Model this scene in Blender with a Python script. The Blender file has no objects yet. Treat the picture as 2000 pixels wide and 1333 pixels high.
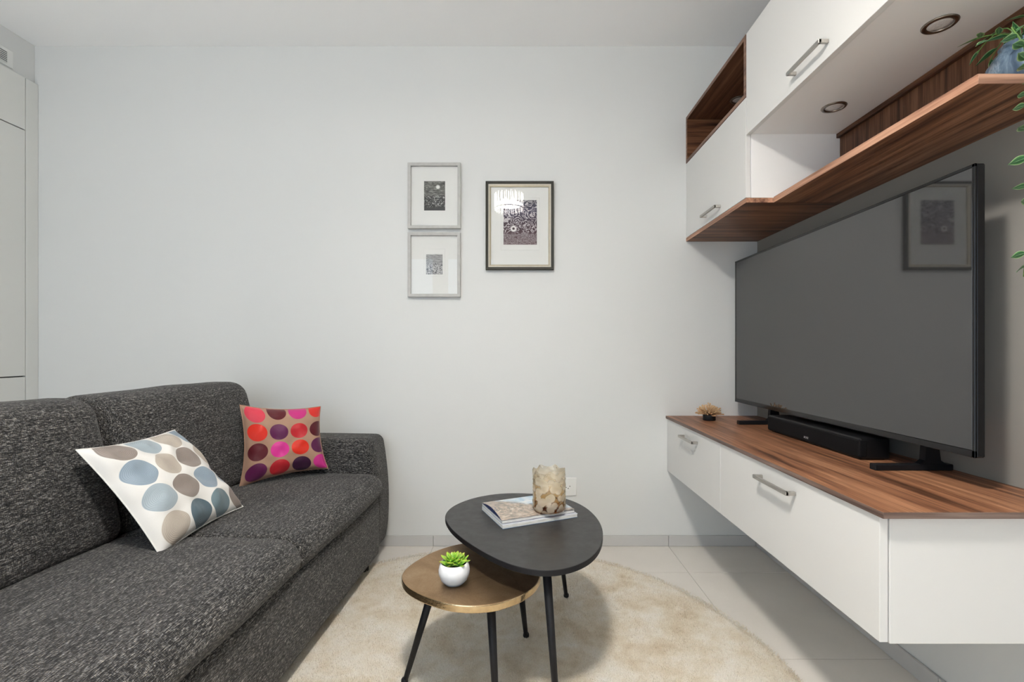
import bpy, bmesh, math, random
import numpy as np
from mathutils import Vector, Matrix, Euler, noise as mnoise

random.seed(4)
rng = np.random.default_rng(4)
scene = bpy.context.scene
COL = scene.collection
PI = math.pi

# ------------------------------------------------------------------ camera, world, lights, exposure
cam_data = bpy.data.cameras.new('camera')
cam_data.sensor_width = 36.0
cam_data.lens = 36.0 * 930 / 2000
cam_data.shift_x = -14 / 2000
cam_data.shift_y = 18.5 / 2000
cam_data.clip_start = 0.02
cam = bpy.data.objects.new('camera', cam_data)
cam.location = (0, 0, 1.0)
cam.rotation_euler = (PI / 2, 0, 0)
COL.objects.link(cam)
scene.camera = cam

world = bpy.data.worlds.new('sky')
scene.world = world
world.use_nodes = True
world.node_tree.nodes['Background'].inputs[0].default_value = (0.62, 0.80, 1.0, 1)
world.node_tree.nodes['Background'].inputs[1].default_value = 2.2

# daylight falling in through the balcony window behind the camera
day = bpy.data.lights.new('window_daylight', 'AREA')
day.shape = 'RECTANGLE'
day.size, day.size_y = 1.9, 2.2
day.energy = 12
day.color = (0.72, 0.86, 1.0)
day_o = bpy.data.objects.new('window_daylight', day)
day_o.location = (-1.15, -1.78, 1.22)

day_o.rotation_euler = (-PI / 2, 0, PI)
COL.objects.link(day_o)

# added through the same window to bounce fill light off the unseen floor
sun = bpy.data.lights.new('sun', 'SUN')
sun.energy = 26.0
sun.angle = math.radians(1.0)
sun.color = (1.0, .98, .95)
fill_sun_o = bpy.data.objects.new('sun', sun)
fill_sun_o.location = (-1.2, -4, 5)
fill_sun_o.rotation_euler = (math.radians(33), 0, 0)
COL.objects.link(fill_sun_o)

vs = scene.view_settings
vs.view_transform = 'Standard'
vs.look = 'None'
vs.gamma = 1
vs.use_curve_mapping = False
vs.exposure = 0.11
scene.cycles.use_denoising = True
scene.cycles.max_bounces = 10
scene.cycles.diffuse_bounces = 6
scene.cycles.transparent_max_bounces = 16
scene.cycles.caustics_reflective = False
scene.cycles.caustics_refractive = False
scene.cycles.sample_clamp_indirect = 6.0

# ------------------------------------------------------------------ room measures (metres)
YB = 2.44            # back wall
XR = 1.22            # right wall
XL = -2.482          # left wall
YF = -1.60           # rear wall behind the camera
ZC = 2.561           # ceiling

# ------------------------------------------------------------------ material helpers
class NT:
    def __init__(self, name):
        self.m = bpy.data.materials.new(name)
        self.m.use_nodes = True
        self.t = self.m.node_tree
        self.n = self.t.nodes
        self.p = self.n['Principled BSDF']
        self.out = self.n['Material Output']
    def new(self, typ, **kw):
        nd = self.n.new(typ)
        for k, v in kw.items():
            if k.startswith('i_'):
                key = k[2:]
                key = int(key) if key.isdigit() else key.replace('_', ' ')
                nd.inputs[key].default_value = v
            else:
                setattr(nd, k, v)
        return nd
    def link(self, a, b):
        self.t.links.new(a, b)
    def setp(self, **kw):
        for k, v in kw.items():
            self.p.inputs[k.replace('_', ' ')].default_value = v
    def math(self, op, a, b=None, clamp=False):
        nd = self.n.new('ShaderNodeMath'); nd.operation = op; nd.use_clamp = clamp
        for i, v in enumerate((a, b)):
            if v is None: continue
            if isinstance(v, (int, float)): nd.inputs[i].default_value = v
            else: self.link(v, nd.inputs[i])
        return nd.outputs[0]
    def mix(self, fac, a, b):
        nd = self.n.new('ShaderNodeMix'); nd.data_type = 'RGBA'
        for sock, v in ((nd.inputs[0], fac), (nd.inputs[6], a), (nd.inputs[7], b)):
            if isinstance(v, (int, float)): sock.default_value = v
            elif isinstance(v, tuple): sock.default_value = (*v[:3], 1)
            else: self.link(v, sock)
        return nd.outputs[2]
    def coords(self, kind='Object', scale=(1, 1, 1), rot=(0, 0, 0), loc=(0, 0, 0)):
        tc = self.new('ShaderNodeTexCoord'); mp = self.new('ShaderNodeMapping')
        mp.inputs['Scale'].default_value = scale
        mp.inputs['Rotation'].default_value = rot
        mp.inputs['Location'].default_value = loc
        self.link(tc.outputs[kind], mp.inputs[0])
        return mp.outputs[0]
    def noise(self, vec, scale=5, detail=2, rough=.5, dist=0):
        nd = self.new('ShaderNodeTexNoise')
        nd.inputs['Scale'].default_value = scale
        nd.inputs['Detail'].default_value = detail
        nd.inputs['Roughness'].default_value = rough
        nd.inputs['Distortion'].default_value = dist
        if vec is not None: self.link(vec, nd.inputs['Vector'])
        return nd.outputs[0]
    def ramp(self, fac, stops, interp='LINEAR'):
        nd = self.new('ShaderNodeValToRGB')
        nd.color_ramp.interpolation = interp
        els = nd.color_ramp.elements
        while len(els) < len(stops): els.new(0.5)
        for e, (p, c) in zip(els, stops):
            e.position = p
            e.color = (*c[:3], 1) if isinstance(c, tuple) else (c, c, c, 1)
        self.link(fac, nd.inputs[0])
        return nd.outputs[0]
    def bump(self, h, strength=.3, dist=.002):
        nd = self.new('ShaderNodeBump')
        nd.inputs['Strength'].default_value = strength
        nd.inputs['Distance'].default_value = dist
        self.link(h, nd.inputs['Height'])
        self.link(nd.outputs[0], self.p.inputs['Normal'])
    def base(self, sock):
        self.link(sock, self.p.inputs['Base Color'])

def srgb(r, g, b):
    f = lambda c: (c / 255 / 12.92) if c <= 10 else (((c / 255) + .055) / 1.055) ** 2.4
    return (f(r), f(g), f(b))

def plain(name, col, rough=.5, metal=0.0, spec=.5, grain=None, bump=None, **kw):
    t = NT(name)
    t.setp(Base_Color=(*col, 1), Roughness=rough, Metallic=metal)
    t.p.inputs['Specular IOR Level'].default_value = spec
    for k, v in kw.items():
        t.p.inputs[k.replace('_', ' ')].default_value = v
    if grain:                      # (scale, amount)
        n = t.noise(t.coords(), grain[0], 3)
        a = grain[1]
        t.base(t.mix(n, tuple(c * (1 - a) for c in col), tuple(min(1, c * (1 + a)) for c in col)))
    if bump:                       # (scale, strength, distance)
        t.bump(t.noise(t.coords(), bump[0], 3), bump[1], bump[2])
    return t.m

def walnut(name, axis, gain=1.0, vein=1.0, rough=.42, sat=1.0):
    """straight-grained walnut, grain running along the axis 0/1/2"""
    t = NT(name)
    s = [1.0, 1.0, 1.0]; s[axis] = .05
    broad = t.noise(t.coords(scale=tuple(s)), 26, 4, .6, .6)
    s3 = [1.0, 1.0, 1.0]; s3[axis] = .035
    streak = t.noise(t.coords(scale=tuple(s3), loc=(3, 7, 1)), 75, 3, .6, .3)
    s2 = [1.0, 1.0, 1.0]; s2[axis] = .025
    fine = t.noise(t.coords(scale=tuple(s2)), 330, 3, .65)
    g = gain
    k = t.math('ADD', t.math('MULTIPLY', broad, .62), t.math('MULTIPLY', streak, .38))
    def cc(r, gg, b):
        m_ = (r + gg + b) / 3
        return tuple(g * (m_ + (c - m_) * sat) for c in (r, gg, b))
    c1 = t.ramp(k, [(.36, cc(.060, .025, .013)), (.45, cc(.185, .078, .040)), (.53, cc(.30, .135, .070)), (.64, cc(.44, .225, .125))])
    c2 = t.ramp(fine, [(.34, (.52, .48, .45)), (.60, (1.0, 1.0, 1.0))])
    mx = t.new('ShaderNodeMix', data_type='RGBA', blend_type='MULTIPLY')
    mx.inputs[0].default_value = .7 * vein
    t.link(c1, mx.inputs[6]); t.link(c2, mx.inputs[7])
    t.base(mx.outputs[2])
    t.setp(Roughness=rough)
    t.p.inputs['Specular IOR Level'].default_value = .32
    t.bump(fine, .12, .0006)
    return t.m

M = {}
M['wall'] = plain('wall_paint', (.71, .715, .705), .85, spec=.2, bump=(90, .08, .001))
M['ceil'] = plain('ceiling_paint', (.93, .93, .93), .9, spec=.15, bump=(110, .06, .001))
M['accent'] = plain('accent_paint', (.27, .255, .235), .75, spec=.25, bump=(90, .08, .001))
M['cab'] = plain('cabinet_laminate', (.72, .71, .69), .32, spec=.4, bump=(260, .02, .0005))
M['cab_lightened'] = plain('cabinet_body_lightened', (.88, .865, .85), .4, spec=.35, bump=(260, .02, .0005))  # upper cabinet bodies whitened in colour, standing in for fill light on the soffit
M['wardrobe'] = plain('wardrobe_laminate', (.74, .74, .71), .45, spec=.35, bump=(260, .02, .0005))
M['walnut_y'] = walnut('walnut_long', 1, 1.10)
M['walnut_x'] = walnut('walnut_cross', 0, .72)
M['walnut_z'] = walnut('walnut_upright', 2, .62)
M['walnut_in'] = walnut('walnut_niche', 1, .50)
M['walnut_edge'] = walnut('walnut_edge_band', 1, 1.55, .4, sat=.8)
M['nickel'] = plain('brushed_nickel', (.50, .475, .44), .34, 1.0, grain=(300, .12))
M['black_metal'] = plain('black_powder_coat', (.008, .008, .010), .5, spec=.25, bump=(700, .08, .0004))
M['plastic'] = plain('black_plastic', (.006, .006, .007), .38, spec=.28, bump=(900, .04, .0003))
M['grey_seam'] = plain('dark_gap', (.06, .06, .06), .9, grain=(50, .1))
M['white_plastic'] = plain('white_plastic', (.80, .80, .78), .35, spec=.45, bump=(400, .02, .0003))

def tile_mat():
    t = NT('porcelain_tile')
    v = t.coords('Object')
    n = t.noise(v, 3.2, 6, .6)
    f = t.noise(v, 160, 2)
    c = t.ramp(n, [(.3, (.69, .65, .60)), (.7, (.76, .72, .67))])
    t.base(t.mix(t.math('MULTIPLY', f, .18), c, (.54, .51, .47)))
    t.setp(Roughness=.42)
    t.p.inputs['Specular IOR Level'].default_value = .4
    t.bump(f, .05, .0005)
    return t.m
M['tile'] = tile_mat()
M['skirt'] = plain('skirting_tile', (.55, .54, .53), .5, spec=.4, grain=(6, .08))
M['grout'] = plain('grout', (.45, .43, .40), .9, spec=.2, grain=(200, .12))

def sofa_fabric(name, axis):
    """melange tweed: light and dark slub threads running along one axis over a fine weave"""
    t = NT(name)
    s = [1.0, 1.0, 1.0]; s[axis] = .13
    thread = t.noise(t.coords(scale=tuple(s)), 620, 2, .6)
    s2 = [.22, .22, .22]; s2[axis] = 1.0
    weft = t.noise(t.coords(scale=tuple(s2)), 700, 2, .6)
    slub = t.noise(t.coords(scale=tuple([.6 if i != axis else .02 for i in range(3)])), 300, 2, .5)
    warm = t.noise(t.coords(), 700, 1)
    k = t.math('ADD', t.math('MULTIPLY', thread, .55), t.math('ADD', t.math('MULTIPLY', weft, .32), t.math('MULTIPLY', slub, .13)))
    c = t.ramp(k, [(.39, (.006, .006, .007)), (.475, (.022, .022, .022)), (.53, (.068, .066, .065)), (.585, (.21, .206, .198)), (.65, (.42, .40, .37))])
    tint = t.ramp(warm, [(.44, (.86, .93, 1.08)), (.60, (1.14, 1.0, .80))])
    mx = t.new('ShaderNodeMix', data_type='RGBA', blend_type='MULTIPLY')
    mx.inputs[0].default_value = .7
    t.link(c, mx.inputs[6]); t.link(tint, mx.inputs[7])
    t.base(mx.outputs[2])
    t.setp(Roughness=.95)
    t.p.inputs['Specular IOR Level'].default_value = .12
    t.p.inputs['Sheen Weight'].default_value = .12
    t.bump(k, .9, .003)
    return t.m
M['tweed_y'] = sofa_fabric('tweed_long', 1)
M['tweed_x'] = sofa_fabric('tweed_cross', 0)

# ------------------------------------------------------------------ mesh helpers
def add(name, me, mat, parent=None, loc=(0, 0, 0), smooth=None):
    if mat is not None and not me.materials:
        me.materials.append(mat)
    o = bpy.data.objects.new(name, me)
    COL.objects.link(o)
    if parent is not None:
        o.parent = parent
    else:
        o.location = loc
    if smooth is not None:
        me.polygons.foreach_set('use_smooth', [smooth] * len(me.polygons))
    return o

def org(o):
    """world position of a thing's origin (parents are never rotated)"""
    p = Vector((0, 0, 0))
    while o is not None:
        p += o.location; o = o.parent
    return p

def from_py(name, verts, faces, mat, parent=None, loc=None, smooth=False):
    """verts are world coordinates"""
    base = org(parent) if parent is not None else Vector(loc or (0, 0, 0))
    me = bpy.data.meshes.new(name)
    me.from_pydata([(v[0] - base[0], v[1] - base[1], v[2] - base[2]) for v in verts], [], faces)
    me.update()
    return add(name, me, mat, parent, base, smooth)

def from_bm(name, bm, mat, parent=None, loc=None, smooth=False):
    base = org(parent) if parent is not None else Vector(loc or (0, 0, 0))
    bmesh.ops.translate(bm, verts=bm.verts, vec=-base)
    bmesh.ops.recalc_face_normals(bm, faces=bm.faces)
    me = bpy.data.meshes.new(name)
    bm.to_mesh(me); bm.free()
    return add(name, me, mat, parent, base, smooth)

def bm_box(bm, x0, x1, y0, y1, z0, z1, bev=0.0, seg=1):
    r = bmesh.ops.create_cube(bm, size=1.0)
    for v in r['verts']:
        v.co = Vector(((x0 + x1) / 2 + v.co.x * (x1 - x0), (y0 + y1) / 2 + v.co.y * (y1 - y0), (z0 + z1) / 2 + v.co.z * (z1 - z0)))
    if bev:
        es = list({e for v in r['verts'] for e in v.link_edges})
        bmesh.ops.bevel(bm, geom=es, offset=bev, segments=seg, affect='EDGES', profile=.5)

def box(name, x0, x1, y0, y1, z0, z1, mat, parent=None, bev=.0008, seg=1, loc=None):
    bm = bmesh.new()
    bm_box(bm, x0, x1, y0, y1, z0, z1, bev, seg)
    return from_bm(name, bm, mat, parent, loc if loc else ((x0 + x1) / 2, (y0 + y1) / 2, z0))

def prism(name, poly, z0, z1, mat, parent=None, bev=0, seg=2, loc=None, smooth=False):
    bm = bmesh.new()
    vs_ = [bm.verts.new((p[0], p[1], z0)) for p in poly]
    f = bm.faces.new(vs_)
    r = bmesh.ops.extrude_face_region(bm, geom=[f])
    bmesh.ops.translate(bm, verts=[v for v in r['geom'] if isinstance(v, bmesh.types.BMVert)], vec=(0, 0, z1 - z0))
    if bev:
        es = [e for e in bm.edges if abs(e.verts[0].co.z - e.verts[1].co.z) < 1e-6]
        bmesh.ops.bevel(bm, geom=es, offset=bev, segments=seg, affect='EDGES', profile=.5)
    return from_bm(name, bm, mat, parent, loc, smooth)

def lathe(name, prof, c, mat, parent=None, n=32, loc=None, fn=None, smooth=True):
    """prof: (radius, z) list, c: world centre; closes ends that reach radius 0"""
    vv, ff = [], []
    for (r, z) in prof:
        for i in range(n):
            a = 2 * PI * i / n
            p = [c[0] + r * math.cos(a), c[1] + r * math.sin(a), c[2] + z]
            if fn: p = fn(p, a, r, z)
            vv.append(p)
    for j in range(len(prof) - 1):
        for i in range(n):
            a, b = j * n + i, j * n + (i + 1) % n
            ff.append((a, b, b + n, a + n))
    return from_py(name, vv, ff, mat, parent, loc, smooth)

def tube(name, pts, rad, mat, parent=None, n=10, loc=None, smooth=True):
    vv, ff = tube_data(pts, rad, n)
    return from_py(name, vv, ff, mat, parent, loc, smooth)

def tube_data(pts, rad, n=8):
    pts = [Vector(p) for p in pts]
    if isinstance(rad, (int, float)): rad = [rad] * len(pts)
    vv, ff = [], []
    for k, p in enumerate(pts):
        d = (pts[min(k + 1, len(pts) - 1)] - pts[max(k - 1, 0)]).normalized()
        a = d.orthogonal().normalized() if k == 0 else (a - d * a.dot(d)).normalized()
        b = d.cross(a)
        for i in range(n):
            t = 2 * PI * i / n
            vv.append(tuple(p + (a * math.cos(t) + b * math.sin(t)) * rad[k]))
    for k in range(len(pts) - 1):
        for i in range(n):
            i2 = (i + 1) % n
            ff.append((k * n + i, k * n + i2, (k + 1) * n + i2, (k + 1) * n + i))
    ff.append(tuple(range(n))[::-1]); ff.append(tuple((len(pts) - 1) * n + i for i in range(n)))
    return vv, ff

def thing(name, label, cat, loc, group=None):
    o = bpy.data.objects.new(name, None)
    o.empty_display_size = .05
    o.location = loc
    COL.objects.link(o)
    return tag(o, label, cat, group)

def tag(o, label, cat, group=None):
    o['label'] = label; o['category'] = cat
    if group: o['group'] = group
    return o

def struct(o, label=None):
    o['kind'] = 'structure'
    if label: o['label'] = label
    return o

def spline(poly, n=6):
    """closed Catmull-Rom through a ring of points"""
    out = []; m = len(poly)
    for i in range(m):
        p0, p1, p2, p3 = (np.array(poly[(i + k - 1) % m], float) for k in range(4))
        for j in range(n):
            t = j / n
            out.append(tuple(.5 * ((2 * p1) + (-p0 + p2) * t + (2 * p0 - 5 * p1 + 4 * p2 - p3) * t * t + (-p0 + 3 * p1 - 3 * p2 + p3) * t ** 3)))
    return out

# ================================================================== THE ROOM
# floor: grout bed with 60 cm porcelain tiles laid on it
fl = struct(box('floor', XL - .05, XR + .05, YF - .05, YB + .05, -.06, -.003, M['grout'], bev=0, loc=(0, 0, 0)), 'beige-grey porcelain tile floor')
xj = [XL] + [.762 - .6 * k for k in range(5, -1, -1)] + [XR]
yj = [YF] + [1.542 - .6 * k for k in range(5, -1, -1)] + [2.143, YB]
for i in range(len(xj) - 1):
    for j in range(len(yj) - 1):
        g = .0012
        box('floor_tile', xj[i] + g, xj[i + 1] - g, yj[j] + g, yj[j + 1] - g, -.004, 0.0, M['tile'], fl, bev=.0006)

struct(box('ceiling', XL - .05, XR + .05, YF - .05, YB + .05, ZC, ZC + .06, M['ceil'], bev=0), 'white painted ceiling')
struct(box('wall_back', XL - .05, XR + .05, YB, YB + .08, 0, ZC, M['wall'], bev=0), 'white painted wall behind sofa and pictures')
struct(box('wall_left', XL - .08, XL, YF - .05, YB, 0, ZC, M['wall'], bev=0), 'white painted wall above the built-in wardrobe')

# right wall: white, with a taupe-grey painted band between console top and shelf
bm = bmesh.new()
zs = [0, .60, 1.60, ZC]
for k in range(3):
    bm_box(bm, XR, XR + .08, YF - .05, YB, zs[k], zs[k + 1])
wr = from_bm('wall_right', bm, M['wall'], loc=(XR, 0, 0))
wr.data.materials.append(M['accent'])
for p in wr.data.polygons:
    if .60 < p.center.z < 1.60: p.material_index = 1
struct(wr, 'white wall with a taupe-grey painted band behind the television')

# rear wall with the balcony window behind the camera
wx0, wx1, wz0, wz1 = -2.1, -.30, .08, 2.31
bm = bmesh.new()
bm_box(bm, XL, wx0, YF - .08, YF, 0, ZC); bm_box(bm, wx1, XR, YF - .08, YF, 0, ZC)
bm_box(bm, wx0, wx1, YF - .08, YF, 0, wz0); bm_box(bm, wx0, wx1, YF - .08, YF, wz1, ZC)
struct(from_bm('wall_rear', bm, M['wall'], loc=(0, YF, 0)), 'white wall with the balcony window behind the camera')
def clear_glass(name, tint=(1, 1, 1), ior=1.5, f0=.0):
    t = NT(name)
    tr = t.new('ShaderNodeBsdfTransparent'); tr.inputs[0].default_value = (*tint, 1)
    gl = t.new('ShaderNodeBsdfGlossy'); gl.inputs['Roughness'].default_value = .0
    fr = t.new('ShaderNodeFresnel'); fr.inputs['IOR'].default_value = ior
    wob = t.noise(t.coords(), 3.0, 1)
    bp = t.new('ShaderNodeBump'); bp.inputs['Strength'].default_value = .004; bp.inputs['Distance'].default_value = .01
    t.link(wob, bp.inputs['Height']); t.link(bp.outputs[0], gl.inputs['Normal'])
    mx = t.new('ShaderNodeMixShader')
    geo = t.new('ShaderNodeNewGeometry')
    t.link(t.math('MULTIPLY', fr.outputs[0], t.math('SUBTRACT', 1.0, geo.outputs['Backfacing'])), mx.inputs[0])
    t.link(tr.outputs[0], mx.inputs[1]); t.link(gl.outputs[0], mx.inputs[2])
    t.link(mx.outputs[0], t.out.inputs[0])
    return t.m
M['pane'] = clear_glass('window_glass')
M['picture_glass'] = clear_glass('picture_glass', ior=1.5)
bm = bmesh.new()
f = .06
bm_box(bm, wx0, wx0 + f, YF - .06, YF + .01, wz0, wz1); bm_box(bm, wx1 - f, wx1, YF - .06, YF + .01, wz0, wz1)
bm_box(bm, wx0, wx1, YF - .06, YF + .01, wz0, wz0 + f); bm_box(bm, wx0, wx1, YF - .06, YF + .01, wz1 - f, wz1)
bm_box(bm, -1.17, -.97, YF - .06, YF + .01, wz0, wz1)
win = struct(from_bm('window_1', bm, M['white_plastic'], loc=(-1.2, YF, wz0)), 'white framed balcony window')
for a, b in ((wx0 + f, -1.17), (-.97, wx1 - f)):
    box('pane', a, b, YF - .035, YF - .029, wz0 + f, wz1 - f, M['pane'], win, bev=0)

# skirting of cut floor tiles, one piece per tile
bb = struct(box('baseboard_back', XL, XR - .008, YB - .004, YB, 0, .050, M['grout'], bev=0, loc=(0, YB, 0)), 'grey tile skirting along the back wall')
for i in range(len(xj) - 1):
    box('skirting_tile', xj[i] + .0012, min(xj[i + 1], XR - .012) - .0012, YB - .011, YB - .003, .0005, .0545, M['skirt'], bb, bev=.001)
br = struct(box('baseboard_right', XR - .004, XR, YF, YB, 0, .050, M['grout'], bev=0, loc=(XR, 0, 0)), 'grey tile skirting along the right wall')
yr = [YF, -1.0, -.4, .2, .80, 1.375, 1.975, YB - .012]
for a, b in zip(yr[:-1], yr[1:]):
    box('skirting_tile', XR - .011, XR - .003, a + .0012, b - .0012, .0005, .0545, M['skirt'], br, bev=.001)

# ================================================================== BUILT-IN WARDROBE (left edge)
wd = thing('wardrobe', 'white built-in wardrobe with flush handleless doors at the left edge', 'wardrobe', (XL, 1.6, 0))
xf = -2.4636
box('filler_panel', XL + .0005, xf, 2.3785, YB - .0005, .0005, 2.361, M['wardrobe'], wd, bev=.001)
box('carcass', XL + .0005, XL + .006, .5, 2.375, .0005, 2.361, M['grey_seam'], wd, bev=0)
for y0, y1 in ((1.765, 2.3755), (1.15, 1.762), (.535, 1.147)):
    for z0, z1 in ((.0005, .868), (.874, 2.0965), (2.1015, 2.361)):
        box('door', XL + .0065, xf, y0, y1, z0, z1, M['wardrobe'], wd, bev=.0012)

# air vent in the wall above it
vt = thing('air_vent', 'small white slotted air vent high on the wall above the wardrobe', 'vent', (XL, 2.15, 2.38))
box('frame', XL + .0005, XL + .004, 1.96, 2.332, 2.378, 2.462, M['white_plastic'], vt, bev=.001)
box('backing', XL + .004, XL + .0048, 1.99, 2.3036, 2.392, 2.448, M['grey_seam'], vt, bev=0)
for k in range(7):
    z = 2.392 + k * .0087
    box('slat', XL + .0042, XL + .008, 1.99, 2.3036, z, z + .0036, M['white_plastic'], vt, bev=.0004)

# ================================================================== MEDIA CONSOLE (floating)
def handle(name, parent, x, y0, y1, z, mat=None):
    """bow handle: flat bar on two posts, standing off a front that faces -X at x"""
    bm = bmesh.new()
    proj, th, hz = .029, .0085, .011
    bm_box(bm, x - proj, x - proj + th, y0, y1, z - hz / 2, z + hz / 2, .001)
    for a, b in ((y0, y0 + th), (y1 - th, y1)):
        bm_box(bm, x - proj + .001, x - .0002, a, b, z - hz / 2, z + hz / 2, .001)
    o = from_bm(name, bm, M['nickel'], parent)
    o['label'] = 'brushed nickel bow handle'
    return o

XCF = .758          # console front
ZT, ZB = .6655, .386
far = thing('console_cabinet', 'far unit of white floating media console, next to back wall', 'cabinet', (1.0, 2.1, ZB), 'floating media console units')
box('body', XCF + .0195, XR - .0005, 1.795, YB - .0005, ZB, ZT - .0137, M['cab'], far, bev=.0008)
d = box('front', XCF, XCF + .018, 1.7955, YB - .002, ZB - .0005, ZT - .0155, M['cab'], far, bev=.0012, seg=2)
handle('handle', d, XCF, 2.02, 2.19, .607)
near = thing('console_cabinet', 'near unit of white floating media console with plain end panel', 'cabinet', (1.0, 1.4, ZB), 'floating media console units')
box('body', XCF + .0195, XR - .0005, 1.018, 1.7945, ZB, ZT - .0137, M['cab'], near, bev=.0008)
d = box('front', XCF, XCF + .018, 1.0015, 1.7945, ZB - .0005, ZT - .0155, M['cab'], near, bev=.0012, seg=2)
handle('handle', d, XCF, 1.303, 1.489, .607)
box('end_panel', XCF + .0205, XR - .0005, 1.0, 1.0175, ZB - .003, ZT - .0137, M['cab'], near, bev=.0012, seg=2)

ct = thing('console_worktop', 'long walnut top lying across the white floating media console', 'worktop', (1.0, 1.7, ZT - .0132))
box('board', .7520, XR - .0008, .9835, YB - .0008, ZT - .0132, ZT, M['walnut_y'], ct, bev=.0006)
eb = walnut('walnut_edge_lower', 1, .72, .7, sat=.5)
box('edge_band', .7504, .7519, .9818, YB - .0008, ZT - .0132, ZT, eb, ct, bev=.0004)
box('edge_band', .7520, XR - .0008, .9818, .9833, ZT - .0132, ZT, walnut('walnut_edge_end', 0, .72, .7, sat=.45), ct, bev=.0004)

# ================================================================== UPPER UNITS
XUF = .8553         # front of upper units
YS = 1.7956         # split between tall unit and flap unit
Z0, Z1, Z2 = 1.558, 1.957, 2.1935
YE = .995           # near end of flap unit and shelf
tall = thing('wall_cabinet', 'narrow white wall cabinet with dark walnut open niche above its door', 'cabinet', (1.04, 2.1, Z0 + .0185), 'upper wall units')
zt = Z0 + .0185
box('body', XUF + .0195, XR - .0005, YS, YB - .0005, zt, Z1 - .001, M['cab_lightened'], tall, bev=.0008)
d = box('door', XUF, XUF + .018, YS + .0015, YB - .002, zt + .001, Z1 - .0015, M['cab'], tall, bev=.0012, seg=2)
handle('handle', d, XUF, 2.02, 2.18, 1.613)
# walnut niche: five boards around an open front
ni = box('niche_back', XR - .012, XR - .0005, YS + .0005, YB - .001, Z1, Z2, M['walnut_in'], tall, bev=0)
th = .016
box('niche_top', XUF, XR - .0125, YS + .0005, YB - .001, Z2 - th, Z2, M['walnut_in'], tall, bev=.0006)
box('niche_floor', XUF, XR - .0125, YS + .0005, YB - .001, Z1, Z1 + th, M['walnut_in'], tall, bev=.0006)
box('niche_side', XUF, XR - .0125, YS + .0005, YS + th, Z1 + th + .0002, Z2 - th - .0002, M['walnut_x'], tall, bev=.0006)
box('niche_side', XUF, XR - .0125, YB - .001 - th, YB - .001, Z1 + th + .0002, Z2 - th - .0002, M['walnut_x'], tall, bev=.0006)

ne = walnut('walnut_niche_edge', 1, .85, .5, sat=.7)
for y0, y1, z0, z1 in ((YS + .0005, YB - .001, Z2 - th, Z2), (YS + .0005, YB - .001, Z1, Z1 + th), (YS + .0005, YS + th, Z1 + th + .0002, Z2 - th - .0002), (YB - .001 - th, YB - .001, Z1 + th + .0002, Z2 - th - .0002)):
    box('niche_edge', XUF - .0012, XUF - .0001, y0, y1, z0, z1, ne, tall, bev=.0003)

flap = thing('wall_cabinet', 'wide white wall cabinet with lift-up flap and two recessed spotlights beneath', 'cabinet', (1.04, 1.4, 1.815), 'upper wall units')
ZS = 1.8165
box('body', XUF + .0195, XR - .0005, YE, YS - .0005, ZS, Z2, M['cab_lightened'], flap, bev=.0008)
d = box('flap_door', XUF, XUF + .018, YE + .001, YS - .0015, 1.8125, Z2, M['cab'], flap, bev=.0012, seg=2)
handle('handle', d, XUF, 1.314, 1.476, 1.856)

def emit(name, col, strength):
    t = NT(name)
    t.setp(Base_Color=(*col, 1), Roughness=.3)
    t.p.inputs['Emission Color'].default_value = (*col, 1)
    t.p.inputs['Emission Strength'].default_value = strength
    n = t.noise(t.coords(), 60, 2)
    t.base(t.mix(n, col, tuple(min(1, c * 1.05) for c in col)))
    return t.m
def spotlight(label, x, y, z):
    s = thing('recessed_spotlight', label, 'spotlight', (x, y, z), 'recessed spotlights of the wall unit')
    ring = [(.026, -.0005), (.0265, -.003), (.030, -.0042), (.0355, -.0032), (.038, -.0004), (.026, -.0005)]
    lathe('trim_ring', ring, (x, y, z), M['nickel_dark'], s, 40)
    lathe('lens', [(0, -.0022), (.015, -.0020), (.0255, -.0012), (.0258, -.0004), (0, -.0004)], (x, y, z), M['lens'], s, 40)
M['nickel_dark'] = plain('satin_nickel_ring', (.30, .27, .235), .28, 1.0, grain=(200, .1))
def lens_mat():
    t = NT('frosted_lens')
    v = t.new('ShaderNodeTexVoronoi'); v.inputs['Scale'].default_value = 260
    t.link(t.coords(), v.inputs['Vector'])
    t.base(t.mix(v.outputs['Distance'], (.62, .60, .58), (.78, .76, .74)))
    t.setp(Roughness=.25)
    t.bump(v.outputs['Distance'], .3, .001)
    return t.m
M['lens'] = lens_mat()
spotlight('round recessed spotlight under flap cabinet, the far one above the step', 1.055, 1.596, ZS)
spotlight('round recessed spotlight under flap cabinet, near the hanging plant', 1.052, 1.1907, ZS)
spotlight('round recessed spotlight inside the dark walnut niche', 1.03, 2.235, Z2 - th)

# walnut shelf with its stepped front and upright back panel
sh = thing('wall_shelf', 'long stepped walnut shelf with upright walnut back panel under white cabinets', 'shelf', (1.05, 1.6, Z0))
XSF = .9588
zt0 = Z0 + .018
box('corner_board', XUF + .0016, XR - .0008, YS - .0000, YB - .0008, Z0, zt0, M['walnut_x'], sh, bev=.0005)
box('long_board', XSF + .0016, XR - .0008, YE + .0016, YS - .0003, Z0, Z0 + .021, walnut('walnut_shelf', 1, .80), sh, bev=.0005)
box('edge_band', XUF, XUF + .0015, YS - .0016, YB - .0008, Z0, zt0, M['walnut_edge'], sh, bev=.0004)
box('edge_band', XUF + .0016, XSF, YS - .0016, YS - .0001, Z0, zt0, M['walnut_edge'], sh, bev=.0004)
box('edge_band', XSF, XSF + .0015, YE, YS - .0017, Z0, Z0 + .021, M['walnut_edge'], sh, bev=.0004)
box('edge_band', XSF + .0016, XR - .0008, YE, YE + .0015, Z0, Z0 + .021, walnut('walnut_edge_near', 0, 1.55, .4, sat=.75), sh, bev=.0004)
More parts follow.
